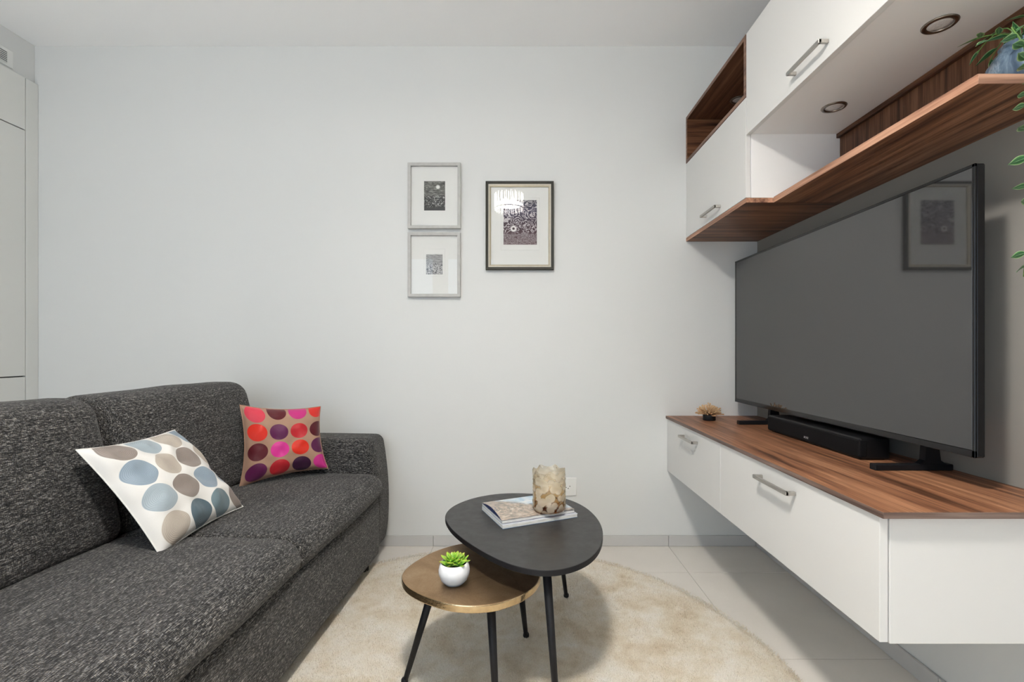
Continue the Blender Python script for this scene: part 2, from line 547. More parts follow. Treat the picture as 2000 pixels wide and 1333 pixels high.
box('back_panel', 1.2085, XR - .0008, YE, YS - .001, Z0 + .0215, ZS - .0005, M['walnut_z'], sh, bev=.0005)
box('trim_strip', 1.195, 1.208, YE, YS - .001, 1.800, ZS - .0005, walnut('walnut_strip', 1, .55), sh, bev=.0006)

# ================================================================== TELEVISION
XT = 1.07
ty0, ty1, tz0, tz1 = 1.117, 2.358, .747, 1.440
tv = thing('television', 'large flat black television standing on two feet on the walnut top', 'television', (1.1, 1.74, ZT))
box('panel', XT + .002, XT + .022, ty0, ty1, tz0, tz1, M['plastic'], tv, bev=.002, seg=2)
box('rear_housing', XT + .0225, XT + .082, ty0 + .14, ty1 - .14, tz0 + .02, tz0 + .42, M['plastic'], tv, bev=.012, seg=3)
def screen_mat():
    t = NT('screen_glass')
    t.setp(Base_Color=(.022, .022, .023, 1), Roughness=.035)
    t.p.inputs['IOR'].default_value = 1.82
    n = t.noise(t.coords(), 2.5, 1)
    t.base(t.mix(n, (.020, .020, .021), (.024, .024, .025)))
    return t.m
box('screen', XT, XT + .0025, ty0 + .008, ty1 - .008, tz0 + .017, tz1 - .008, screen_mat(), tv, bev=.0004)
M['bezel'] = plain('black_gloss_bezel', (.006, .006, .007), .14, spec=.35, bump=(30, .01, .0005))
bm = bmesh.new()
bm_box(bm, XT - .001, XT + .0045, ty0, ty0 + .0078, tz0, tz1, .0008); bm_box(bm, XT - .001, XT + .0045, ty1 - .0078, ty1, tz0, tz1, .0008)
bm_box(bm, XT - .001, XT + .0045, ty0, ty1, tz1 - .0078, tz1, .0008); bm_box(bm, XT - .001, XT + .0045, ty0, ty1, tz0, tz0 + .0168, .0008)
from_bm('bezel', bm, M['bezel'], tv)
box('side_trim', XT + .004, XT + .0215, ty0 - .0012, ty0 - .0001, tz0 + .003, tz1 - .003, M['bezel'], tv, bev=.0004)
for yc in (1.335, 2.155):
    bm = bmesh.new()
    bm_box(bm, .990, 1.208, yc - .012, yc + .012, ZT, ZT + .017, .002)
    prof = [(1.116, ZT + .016), (1.130, ZT + .028), (1.136, tz0 + .045), (1.150, tz0 + .045), (1.168, ZT + .075), (1.174, ZT + .028), (1.192, ZT + .016)]
    a = [bm.verts.new((x, yc - .010, z)) for x, z in prof]; b = [bm.verts.new((x, yc + .010, z)) for x, z in prof]
    bm.faces.new(a); bm.faces.new(b[::-1])
    for k in range(len(prof)):
        k2 = (k + 1) % len(prof); bm.faces.new((a[k], b[k], b[k2], a[k2]))
    from_bm('foot', bm, M['black_metal'], tv)

# ================================================================== SOUNDBAR
sb = thing('soundbar', 'slim black soundbar on the walnut top beneath the television', 'soundbar', (1.08, 1.71, ZT))
def grille_mat():
    t = NT('speaker_grille')
    w = t.new('ShaderNodeTexVoronoi'); w.inputs['Scale'].default_value = 420
    t.link(t.coords(), w.inputs['Vector'])
    t.base(t.mix(w.outputs['Distance'], (.003, .003, .0035), (.008, .008, .009)))
    t.setp(Roughness=.7); t.p.inputs['Specular IOR Level'].default_value = .12; t.bump(w.outputs['Distance'], .3, .0006)
    return t.m
bm = bmesh.new(); bm_box(bm, 1.0365, 1.128, 1.447, 1.981, ZT + .003, ZT + .0672, .006, 3)
from_bm('body', bm, M['plastic'], sb)
bm = bmesh.new(); bm_box(bm, 1.033, 1.060, 1.4462, 1.9818, ZT + .006, ZT + .0625, .006, 3)
from_bm('grille', bm, grille_mat(), sb)
box('base_pad', 1.045, 1.12, 1.46, 1.97, ZT, ZT + .0035, M['plastic'], sb, bev=.0005)
cu = bpy.data.curves.new('logo', 'FONT'); cu.body = 'BOSE'; cu.size = .0105; cu.extrude = .0003; cu.align_x = 'CENTER'; cu.shear = .25; cu.space_character = 1.15
tmp = bpy.data.objects.new('logo_curve', cu); COL.objects.link(tmp)
dg = bpy.context.evaluated_depsgraph_get(); me = bpy.data.meshes.new_from_object(tmp.evaluated_get(dg))
COL.objects.unlink(tmp); bpy.data.objects.remove(tmp)
me.transform(Matrix.Translation((1.0327 - 1.08, 1.715 - 1.71, .0175)) @ Matrix.Rotation(-PI / 2, 4, 'Z') @ Matrix.Rotation(PI / 2, 4, 'X'))
me.materials.clear()
add('logo', me, plain('logo_silver', (.55, .55, .55), .35, .6, grain=(100, .05)), sb)

# ================================================================== CORAL ORNAMENT
cx, cy = .912, 2.285
co = thing('coral_ornament', 'small golden coral ornament with round black base on the walnut top', 'ornament', (cx, cy, ZT))
lathe('base', [(0, 0), (.0275, 0), (.029, .0015), (.029, .024), (.0275, .026), (0, .026)], (cx, cy, ZT), M['black_metal'], co, 32)
V_, F_ = [], []
cen = Vector((cx, cy, ZT + .025))
for k in range(62):
    zz = .02 + .98 * ((k + .5) / 62)
    az = k * 2.39996
    rr = math.sqrt(max(0, 1 - zz * zz))
    dv = Vector((rr * math.cos(az), rr * math.sin(az), zz * .85 + .02)).normalized()
    L = random.uniform(.050, .066) * (1.06 - .16 * zz)
    bend = Vector((random.uniform(-1, 1), random.uniform(-1, 1), random.uniform(-.5, 1))) * .005
    p = [cen + dv * .008, cen + dv * L * .55 + bend, cen + dv * L]
    v, f_ = tube_data(p, [.0020, .0024, .0031], 7)
    o0 = len(V_); V_ += v; F_ += [tuple(i + o0 for i in q) for q in f_]
    if k % 3 == 0:
        p2 = [p[1], cen + (dv + Vector((random.uniform(-.3, .3), random.uniform(-.3, .3), .1))).normalized() * L * .93]
        v, f_ = tube_data(p2, [.0018, .0028], 6)
        o0 = len(V_); V_ += v; F_ += [tuple(i + o0 for i in q) for q in f_]
cb = from_py('branches', V_, F_, plain('gold_coral', (.62, .40, .22), .45, .3, spec=.5, grain=(90, .3)), co, smooth=True)
cb['kind'] = 'stuff'

# ================================================================== PICTURES ON THE BACK WALL
S = YB / 930
def wx(px): return (px - 1014) * S
def wz(py): return 1 + (685 - py) * S

def art_landscape():
    t = NT('print_moonlit_sea')
    uv = t.coords('Generated')
    sp = t.new('ShaderNodeSeparateXYZ'); t.link(uv, sp.inputs[0])
    n1 = t.noise(t.coords('Generated', scale=(1.2, 1, 7)), 3.2, 4, .6, 1.4)
    sky = t.ramp(n1, [(.36, (.03, .03, .027)), (.5, (.10, .10, .09)), (.62, (.27, .27, .25))])
    n2 = t.noise(t.coords('Generated', scale=(2.2, 1, 4)), 3.0, 3, .6, 2.4)
    sea = t.ramp(n2, [(.44, (.008, .008, .008)), (.54, (.03, .03, .03)), (.62, (.55, .55, .52))])
    c = t.mix(t.ramp(sp.outputs[2], [(.44, 0.0), (.56, 1.0)]), sea, sky)
    dx = t.math('MULTIPLY', t.math('SUBTRACT', sp.outputs[0], .66), .72); dz = t.math('SUBTRACT', sp.outputs[2], .80)
    dd = t.math('SQRT', t.math('ADD', t.math('MULTIPLY', dx, dx), t.math('MULTIPLY', dz, dz)))
    c = t.mix(t.ramp(dd, [(.045, 1.0), (.085, 0.0)]), c, (.78, .78, .75))
    t.base(t.mix(t.ramp(sp.outputs[2], [(.10, 1.0), (.14, 0.0)]), c, (.03, .03, .03)))
    t.setp(Roughness=.7)
    return t.m
def art_mountain():
    t = NT('print_mountain')
    uv = t.coords('Generated')
    sp = t.new('ShaderNodeSeparateXYZ'); t.link(uv, sp.inputs[0])
    n1 = t.noise(t.coords('Generated', scale=(1, 1, 9)), 3.5, 3, .6, .6)
    sky = t.ramp(n1, [(.4, (.20, .20, .20)), (.6, (.42, .42, .42))])
    n2 = t.noise(t.coords('Generated', scale=(3, 1, 3), rot=(0, .7, 0)), 4.2, 3, .7, 2.2)
    rock = t.ramp(n2, [(.42, (.03, .03, .035)), (.5, (.22, .22, .23)), (.56, (.68, .68, .68))])
    ridge = t.math('ADD', sp.outputs[2], t.math('MULTIPLY', t.noise(t.coords('Generated', scale=(1, 0, 0)), 4.5, 3), .3))
    t.base(t.mix(t.ramp(ridge, [(.70, 0.0), (.73, 1.0)]), rock, sky))
    t.setp(Roughness=.7)
    return t.m
def art_roses():
    t = NT('print_flowers')
    uv = t.coords('Generated')
    sp = t.new('ShaderNodeSeparateXYZ'); t.link(uv, sp.inputs[0])
    v = t.new('ShaderNodeTexVoronoi'); v.inputs['Scale'].default_value = 3.2
    wv = t.coords('Generated', scale=(1, 0, 1.35), loc=(.35, 0, .2))
    t.link(wv, v.inputs['Vector'])
    nz = t.noise(t.coords('Generated', scale=(1, 0, 1.35)), 5, 3, .6, .8)
    rings = t.math('SINE', t.math('ADD', t.math('MULTIPLY', v.outputs['Distance'], 30), t.math('MULTIPLY', nz, 30)))
    nb = t.noise(t.coords('Generated', scale=(1.2, 0, 6)), 4.0, 3, .65, 2.0)
    water = t.math('SINE', t.math('MULTIPLY', nb, 55))
    low = t.ramp(sp.outputs[2], [(.22, 1.0), (.30, 0.0)])
    line = t.new('ShaderNodeMix'); line.data_type = 'FLOAT'
    t.link(low, line.inputs[0]); t.link(rings, line.inputs[2]); t.link(water, line.inputs[3])
    k = t.ramp(t.math('ADD', t.math('MULTIPLY', line.outputs[0], .5), .5), [(.66, 0.0), (.92, 1.0)])
    ink = t.ramp(sp.outputs[2], [(.0, (.060, .012, .018)), (.45, (.040, .013, .026)), (.75, (.030, .022, .060)), (1.0, (.03, .03, .045))])
    c = t.mix(t.math('MULTIPLY', k, .85), ink, (.62, .58, .60))
    dx = t.math('MULTIPLY', t.math('SUBTRACT', sp.outputs[0], .30), .74); dz = t.math('SUBTRACT', sp.outputs[2], .36)
    dd = t.math('SQRT', t.math('ADD', t.math('MULTIPLY', dx, dx), t.math('MULTIPLY', dz, dz)))
    wob = t.math('ADD', dd, t.math('MULTIPLY', nz, .03))
    c = t.mix(t.ramp(wob, [(.075, 1.0), (.09, 0.0)]), c, (.75, .72, .72))
    c = t.mix(t.ramp(dd, [(.024, 1.0), (.03, 0.0)]), c, (.04, .015, .02))
    t.base(c); t.setp(Roughness=.7)
    return t.m
M['mat_board'] = plain('mat_board', (.76, .76, .735), .9, spec=.2, bump=(500, .06, .0003))
M['frame_grey'] = plain('grey_washed_wood', (.48, .475, .46), .6, spec=.3, grain=(40, .16), bump=(300, .1, .0004))
M['frame_black'] = plain('dark_bronze_frame', (.022, .020, .013), .5, .0, spec=.3, grain=(60, .3))
M['frame_gold'] = plain('champagne_gold_trim', (.55, .49, .36), .36, .65, grain=(60, .15))
M['frame_pale'] = plain('pale_inner_trim', (.60, .56, .48), .5, .25, grain=(60, .1))
M['mat_inner'] = plain('mat_bevel', (.60, .59, .56), .9, spec=.2, grain=(90, .05))

def ring_frame(name, x0, x1, z0, z1, w, y0, y1, mat, parent, slope=0.0):
    """mitred picture-frame moulding; y0 is towards the room; inner lip drops back by slope"""
    vv, ff = [], []
    outer = [(x0, z0), (x1, z0), (x1, z1), (x0, z1)]
    inner = [(x0 + w, z0 + w), (x1 - w, z0 + w), (x1 - w, z1 - w), (x0 + w, z1 - w)]
    for (ox, oz), (ix, iz) in zip(outer, inner):
        vv += [(ox, y1, oz), (ox, y0, oz), (ix, y0 + slope, iz), (ix, y1, iz)]
    for k in range(4):
        a, b = k * 4, ((k + 1) % 4) * 4
        for j in range(4):
            j2 = (j + 1) % 4
            ff.append((a + j, b + j, b + j2, a + j2))
    bm = bmesh.new()
    vs_ = [bm.verts.new(v) for v in vv]
    for f_ in ff: bm.faces.new([vs_[i] for i in f_])
    bmesh.ops.bevel(bm, geom=list(bm.edges), offset=.0008, segments=1, affect='EDGES')
    return from_bm(name, bm, mat, parent)

def picture(label, px0, px1, py0, py1, fw, fmat, art, apx, mouldings=(), window=None):
    x0, x1, z0, z1 = wx(px0), wx(px1), wz(py1), wz(py0)
    p = thing('framed_picture', label, 'picture', ((x0 + x1) / 2, YB, z0), 'framed pictures on the back wall')
    ring_frame('frame', x0, x1, z0, z1, fw, YB - .024, YB - .001, fmat, p, .002)
    ins = fw
    for w, m in mouldings:
        ring_frame('inner_moulding', x0 + ins, x1 - ins, z0 + ins, z1 - ins, w, YB - .021 + (ins - fw) * .3, YB - .004, m, p, .003)
        ins += w
    box('mat', x0 + ins - .001, x1 - ins + .001, YB - .009, YB - .006, z0 + ins - .001, z1 - ins + .001, M['mat_board'], p, bev=0)
    ax0, ax1, az0, az1 = wx(apx[0]), wx(apx[1]), wz(apx[3]), wz(apx[2])
    if window:
        q = [wx(window[0]), wx(window[1]), wz(window[3]), wz(window[2])]
        ring_frame('mat_bevel', q[0], q[1], q[2], q[3], .0022, YB - .0098, YB - .0088, M['mat_board'], p)
    box('print', ax0, ax1, YB - .0100, YB - .0092, az0, az1, art, p, bev=0)
    box('glass', x0 + ins, x1 - ins, YB - .0135, YB - .0120, z0 + ins, z1 - ins, M['picture_glass'], p, bev=0)
    return p
picture('grey framed print of a dark moonlit seascape, upper of the grey pair', 798, 900.5, 321, 448.5, .0155, M['frame_grey'], art_landscape(), (829, 870, 355.5, 412.5))
picture('grey framed small mountain print, lower of the grey pair', 798, 900, 456, 581, .0155, M['frame_grey'], art_mountain(), (833, 865, 498, 537), window=(828, 870, 487, 541))
picture('dark bronze and gold framed purple and maroon flower print', 949, 1081, 357, 528.5, .0135, M['frame_black'], art_roses(), (983.5, 1048.5, 392.5, 479), ((.0075, M['frame_pale']), (.0055, M['frame_gold'])), window=(978, 1054, 387, 490))

# ================================================================== WALL SOCKET
so = thing('wall_socket', 'white power socket low on the wall behind the glass candle holder', 'socket', (wx(1108), YB, wz(968)))
box('plate', wx(1092), wx(1126), YB - .009, YB - .0005, wz(968), wz(933), M['white_plastic'], so, bev=.003, seg=2)
sc_ = (wx(1109), YB - .009, wz(950.5))
vv, ff = [], []
n = 32
for r, dy in ((.0225, -.0002), (.0225, -.0022), (.0195, -.0022), (.0188, .006), (0.0, .006)):
    for i in range(n):
        a = 2 * PI * i / n
        vv.append((sc_[0] + r * math.cos(a), sc_[1] + dy, sc_[2] + r * math.sin(a)))
for j in range(4):
    for i in range(n):
        ff.append((j * n + i, j * n + (i + 1) % n, (j + 1) * n + (i + 1) % n, (j + 1) * n + i))
from_py('insert', vv, ff, M['white_plastic'], so, smooth=False)
for dx, dz in ((-.0095, -.003), (.0095, .003), (0.001, -.008)):
    box('contact_hole', sc_[0] + dx - .0022, sc_[0] + dx + .0022, sc_[1] - .0024, sc_[1] - .0005, sc_[2] + dz - .0024, sc_[2] + dz + .0024, M['grey_seam'], so, bev=.0008)

# ================================================================== RUG
RC, RR, RZ = (-.118, 1.427), .965, .015
rug = thing('round_rug', 'round cream and beige mottled shaggy rug under the tables', 'rug', (RC[0], RC[1], 0))
def rug_mat(name, low):
    t = NT(name)
    v = t.coords('Object')
    big = t.noise(v, 4.2, 4, .6, .7)
    med = t.noise(v, 16, 3, .6)
    fine = t.noise(t.coords('Object', scale=(1, 1, .15)), 420, 2, .7)
    k = t.math('ADD', t.math('MULTIPLY', big, .62), t.math('MULTIPLY', med, .38))
    c = t.ramp(k, [(.36, (.68, .57, .42)), (.46, (.80, .715, .58)), (.56, (.88, .82, .72)), (.68, (.92, .885, .82))])
    d = t.ramp(fine, [(.30, (.70, .66, .60)), (.58, (1.0, 1.0, 1.0))])
    mx = t.new('ShaderNodeMix', data_type='RGBA', blend_type='MULTIPLY'); mx.inputs[0].default_value = .75
    t.link(c, mx.inputs[6]); t.link(d, mx.inputs[7])
    t.base(mx.outputs[2])
    t.setp(Roughness=.95); t.p.inputs['Specular IOR Level'].default_value = .1
    t.p.inputs['Sheen Weight'].default_value = .2
    t.bump(fine, .8, .004)
    return t.m
M['rug'] = rug_mat('wool_pile', 0)
nr, na = 60, 220
vv, ff = [], []
vv.append((RC[0], RC[1], .0115))
for j in range(1, nr + 1):
    r = RR * j / nr
    for i in range(na):
        a = 2 * PI * i / na
        rr = r * (1 + .004 * math.sin(9 * a + 1) * (j / nr))
        z = .0105 + .0022 * mnoise.noise((r * math.cos(a) * 9, r * math.sin(a) * 9, 3.3))
        if j == nr: z = .001
        elif j == nr - 1: z = .006
        vv.append((RC[0] + rr * math.cos(a), RC[1] + rr * math.sin(a), z))
for i in range(na):
    ff.append((0, 1 + i, 1 + (i + 1) % na))
for j in range(nr - 1):
    for i in range(na):
        a, b = 1 + j * na + i, 1 + j * na + (i + 1) % na
        ff.append((a, a + na, b + na, b))
from_py('backing', vv, ff, M['rug'], rug, smooth=True)
# pile: leaning wool tufts
NTF = 150000
ra = RR * 1.002 * np.sqrt(rng.random(NTF)); an = rng.random(NTF) * 2 * PI
bx_, by_ = ra * np.cos(an), ra * np.sin(an)
keep = (by_ + RC[1] > .98) & (bx_ + RC[0] > -.74)
bx_, by_ = bx_[keep], by_[keep]; m = len(bx_)
h = .009 + .006 * rng.random(m)
la = rng.random(m) * 2 * PI; ll = .006 * rng.random(m) + .002
wa = rng.random(m) * 2 * PI; ww = .0011
P = np.zeros((m, 3, 3), np.float32)
P[:, 0] = np.c_[bx_ + ww * np.cos(wa), by_ + ww * np.sin(wa), np.full(m, .007)]
P[:, 1] = np.c_[bx_ - ww * np.cos(wa), by_ - ww * np.sin(wa), np.full(m, .007)]
P[:, 2] = np.c_[bx_ + ll * np.cos(la), by_ + ll * np.sin(la), .004 + h]
me = bpy.data.meshes.new('pile')
me.vertices.add(m * 3); me.vertices.foreach_set('co', P.ravel())
me.loops.add(m * 3); me.loops.foreach_set('vertex_index', np.arange(m * 3, dtype=np.int32))
me.polygons.add(m); me.polygons.foreach_set('loop_start', np.arange(0, m * 3, 3, dtype=np.int32))
me.update(calc_edges=True)
pile = add('pile', me, M['rug'], rug); pile['kind'] = 'stuff'

# ================================================================== SOFA
YAW = math.radians(2.2)
SX, SY = -.640, 2.2
def sofa_xy(u, w):
    """u along the sofa (towards the back wall), w depth from the front edge backwards"""
    return (SX - w * math.cos(YAW) + (u - SY) * math.sin(YAW), SY + (u - SY) * math.cos(YAW) + w * math.sin(YAW))

def soft_box(name, u0, u1, w0, w1, z0, z1, r, mat, parent, puff=(0, 0, 0), shear=0.0, n=14, lump=.0, fn=None):
    """rounded, slightly inflated upholstery block in sofa coordinates"""
    h = np.array([(u1 - u0) / 2, (w1 - w0) / 2, (z1 - z0) / 2]); c = np.array([(u0 + u1) / 2, (w0 + w1) / 2, (z0 + z1) / 2])
    r = np.minimum(np.array(r if isinstance(r, tuple) else (r, r, r), float), h * .98)
    def ticks(hh, r):
        e = [(-hh + r * (1 - math.cos(a))) for a in np.linspace(0, PI / 2, 5)[:-1]]
        mid = list(np.linspace(-hh + r, hh - r, n))
        return e + mid + [-x for x in e[::-1]]
    tk = [ticks(x, rr_) for x, rr_ in zip(h, r)]
    bm = bmesh.new(); cache = {}
    def vert(p):
        key = tuple(np.round(p, 6))
        if key not in cache:
            q = np.array(p); inner = np.clip(q, -(h - r), h - r); dv = (q - inner) / r
            L = np.linalg.norm(dv)
            if L > 1e-9: q = inner + dv / L * r
            s = q / h
            for ax in range(3):
                o1, o2 = (ax + 1) % 3, (ax + 2) % 3
                q[ax] += s[ax] * puff[ax] * max(0, 1 - s[o1] ** 2) ** .7 * max(0, 1 - s[o2] ** 2) ** .7
            if lump:
                q[2] += lump * mnoise.noise((q[0] * 5 + c[0], q[1] * 5, c[2]))
            q = q + c
            q[1] += shear * (q[2] - z0)
            if fn: q = fn(q)
            x, y = sofa_xy(q[0], q[1])
            cache[key] = bm.verts.new((x, y, q[2]))
        return cache[key]
    for ax in range(3):
        o1, o2 = (ax + 1) % 3, (ax + 2) % 3
        for sg in (-1, 1):
            for i in range(len(tk[o1]) - 1):
                for j in range(len(tk[o2]) - 1):
                    quad = []
                    for a, b in ((i, j), (i + 1, j), (i + 1, j + 1), (i, j + 1)):
                        p = [0, 0, 0]; p[ax] = sg * h[ax]; p[o1] = tk[o1][a]; p[o2] = tk[o2][b]
                        quad.append(vert(p))
                    try: bm.faces.new(quad)
                    except ValueError: pass
    return from_bm(name, bm, mat, parent, smooth=True)

sofa = thing('sofa', 'charcoal tweed three-seat sofa bed with box arms along the left side', 'sofa', (-1.05, 1.4, 0))
soft_box('base', .42, 2.21, .006, .83, .055, .325, .022, M['tweed_y'], sofa, (0, .006, 0))
def seat_fn(q):
    return q
soft_box('seat_cushion', 1.4455, 2.197, -.012, .60, .312, .432, (.014, .070, .055), M['tweed_y'], sofa, (.0, .010, .012), lump=.004)
soft_box('seat_cushion', .535, 1.4445, -.012, .60, .312, .432, (.014, .070, .055), M['tweed_y'], sofa, (.0, .010, .012), lump=.004)
soft_box('back_cushion', 1.450, 2.190, .52, .70, .425, .855, (.040, .055, .055), M['tweed_y'], sofa, (.0, .022, .006), shear=.24, lump=.004)
soft_box('back_cushion', .535, 1.442, .52, .70, .425, .855, (.040, .055, .055), M['tweed_y'], sofa, (.0, .022, .006), shear=.24, lump=.004)
soft_box('back_frame', .42, 2.33, .70, .86, .06, .78, .03, M['tweed_y'], sofa, shear=.06)
def arm_fn(q):
    t = (q[2] - .06) / .55
    if q[1] < .2: q[1] += .022 + .024 * t * t - .016 * math.sin(PI * t) + .05 * max(0, .14 - t) ** .9
    return q
soft_box('arm', 2.198, 2.385, 0.0, .84, .052, .588, .035, M['tweed_x'], sofa, (.004, 0, .004), fn=arm_fn)
soft_box('arm', .345, .532, 0.0, .84, .052, .588, .035, M['tweed_x'], sofa, (.004, 0, .004), fn=arm_fn)
for u, w in ((2.14, .055), (2.14, .76), (.50, .055), (.50, .76)):
    x, y = sofa_xy(u, w)
    lathe('foot', [(0, 0), (.018, 0), (.020, .004), (.022, .062), (0, .062)], (x, y, .0), M['plastic'], sofa, 20)

# ================================================================== CUSHIONS
def cushion_mat(name, ground, ring_scale, bumpy=.35):
    t = NT(name)
    dot = t.new('ShaderNodeUVMap', uv_map='dot')
    sp = t.new('ShaderNodeSeparateXYZ'); t.link(dot.outputs[0], sp.inputs[0])
    dx, dy = t.math('SUBTRACT', sp.outputs[0], .5), t.math('SUBTRACT', sp.outputs[1], .5)
    rad = t.math('MULTIPLY', t.math('SQRT', t.math('ADD', t.math('MULTIPLY', dx, dx), t.math('MULTIPLY', dy, dy))), 2)
    ang = t.math('ARCTAN2', dy, dx)
    ca = t.new('ShaderNodeVertexColor', layer_name='dot_colour')
    rings = t.math('SINE', t.math('MULTIPLY', rad, ring_scale))
    stitch = t.noise(t.coords(), 900, 2)
    cc = t.new('ShaderNodeMix', data_type='RGBA', blend_type='MULTIPLY')
    t.link(t.math('ADD', .22, t.math('MULTIPLY', rings, .20)), cc.inputs[0])
    t.link(ca.outputs[0], cc.inputs[6]); cc.inputs[7].default_value = (.45, .45, .45, 1)
    weave = t.noise(t.coords(), 1200, 1)
    gc = t.mix(weave, tuple(c * .88 for c in ground), ground)
    mask = t.ramp(t.math('MULTIPLY', rad, .5), [(.492, 1.0), (.502, 0.0)])
    t.base(t.mix(mask, gc, cc.outputs[2]))
    # satin thread: smoother, turning with the embroidery direction
    tg = t.math('MULTIPLY', mask, 1.0)
    t.link(t.math('SUBTRACT', .85, t.math('MULTIPLY', tg, .42)), t.p.inputs['Roughness'])
    t.p.inputs['Anisotropic'].default_value = .55
    t.link(t.math('DIVIDE', ang, 2 * PI), t.p.inputs['Anisotropic Rotation'])
    t.p.inputs['Specular IOR Level'].default_value = .35
    t.p.inputs['Sheen Weight'].default_value = .1
    t.bump(t.math('ADD', t.math('MULTIPLY', t.math('MULTIPLY', rings, mask), .35), t.math('MULTIPLY', weave, .3)), bumpy, .0015)
    return t.m

def cushion(name, label, corners, thick, mat, circles, r, ground, wrinkle=.004, n=56, pinch=.055, seed=0, backbias=.35):
    BL, BR, TR, TL = (Vector(c) for c in corners)
    cen = (BL + BR + TR + TL) / 4
    nor = (BR - BL).cross(TL - BL).normalized()
    root = thing(name, label, 'cushion', tuple(min(corners, key=lambda c: c[2])), 'scatter cushions on the sofa')
    def pos(u, v, side):
        a, b = 2 * u - 1, 2 * v - 1
        # edges bow inwards between the corner tips
        ua = u - pinch * a * (1 - b * b); vb = v - pinch * b * (1 - a * a)
        p = BL * (1 - ua) * (1 - vb) + BR * ua * (1 - vb) + TR * ua * vb + TL * (1 - ua) * vb
        prof = (max(0, 1 - a ** 4) * max(0, 1 - b ** 4)) ** .62
        t = thick * prof * (1 if side > 0 else -backbias)
        edge = max(abs(a), abs(b))
        w = wrinkle * mnoise.noise((u * 7 + seed, v * 7, side * 2.0)) * prof ** .5 * 1.4
        rip = wrinkle * 1.1 * math.sin((u - v) * 22 + 3 * mnoise.noise((u * 3, v * 3, seed))) * max(0, edge - .62) * prof ** .5
        return p + nor * (t + (w + rip) * (1 if side > 0 else -1))
    for side, pn in ((1, 'cover_front'), (-1, 'cover_back')):
        vv = [pos(i / n, j / n, side) for j in range(n + 1) for i in range(n + 1)]
        ff = []
        for j in range(n):
            for i in range(n):
                q = (j * (n + 1) + i, j * (n + 1) + i + 1, (j + 1) * (n + 1) + i + 1, (j + 1) * (n + 1) + i)
                ff.append(q if side > 0 else q[::-1])
        o = from_py(pn, vv, ff, mat, root, smooth=True)
        me = o.data
        me.uv_layers.new(name='dot'); me.color_attributes.new('dot_colour', 'FLOAT_COLOR', 'CORNER')
        uvl, cal = me.uv_layers['dot'], me.color_attributes['dot_colour']
        for p in me.polygons:
            us = [((vi % (n + 1)) / n, (vi // (n + 1)) / n) for vi in p.vertices]
            cu_, cv_ = sum(x for x, _ in us) / 4, sum(y for _, y in us) / 4
            best = min(circles, key=lambda c: (c[0] - cu_) ** 2 + (c[1] - cv_) ** 2)
            for li, (uu, v_) in zip(p.loop_indices, us):
                uvl.data[li].uv = (.5 + (uu - best[0]) / (2 * r), .5 + (v_ - best[1]) / (2 * r)) if side > 0 else (3, 3)
                cal.data[li].color = (*best[2], 1)
    # piped seam round the rim
    pts = [pos(k / 24, 0, 0) for k in range(24)] + [pos(1, k / 24, 0) for k in range(24)] + [pos(1 - k / 24, 1, 0) for k in range(24)] + [pos(0, 1 - k / 24, 0) for k in range(24)]
    pts.append(pts[0])
    tube('seam', pts, .0022, plain(name + '_seam', ground, .9, spec=.15, grain=(300, .1)), root, 6)
    return root

TA, BL_, LB, BE, DB = srgb(150, 138, 131), srgb(150, 166, 180), srgb(170, 183, 191), srgb(196, 185, 172), srgb(92, 110, 120)
ug = (.165, .43, .69, .95); vg = (.90, .645, .385, .12)
cols = [[TA, BL_, LB, BE], [LB, BE, TA, DB], [BE, TA, BL_, srgb(120, 140, 148)], [BL_, BE, LB, TA]]
circ = [(ug[i], vg[j], cols[i][j]) for i in range(4) for j in range(4)]
gw = (.82, .80, .765)
cushion('scatter_cushion', 'white cushion with grey-blue and taupe circles leaning on the sofa back',
        [(-1.000, 1.326, .428), (-.986, 1.700, .442), (-1.205, 1.664, .722), (-1.206, 1.296, .729)], .060,
        cushion_mat('linen_grey_dots', gw, 75), circ, .124, gw, .009, seed=2, pinch=.036)
RD, MA, MG, OR, PU, CR, DP = srgb(226, 48, 40), srgb(96, 22, 34), srgb(232, 60, 158), srgb(236, 52, 34), srgb(104, 34, 84), srgb(206, 42, 52), srgb(62, 20, 56)
PK = srgb(226, 62, 84)
ug = (.145, .41, .675, .94); vg = (.905, .655, .395, .13)
cols = [[PK, OR, MA, PU], [MA, PU, MG, CR], [srgb(205, 44, 130), CR, OR, DP], [RD, MA, PU, MG]]
circ = [(ug[i], vg[j] + (.05 if (j == 0 and i) else 0), cols[i][j]) for i in range(4) for j in range(4)]
gt = srgb(178, 142, 120)
cushion('scatter_cushion', 'tan cushion with red, pink and purple circles in the sofa corner by the arm',
        [(-1.150, 1.958, .438), (-.872, 2.172, .462), (-.915, 2.193, .742), (-1.170, 1.994, .772)], .055,
        cushion_mat('satin_red_dots', gt, 80), circ, .118, gt, .005, seed=9)

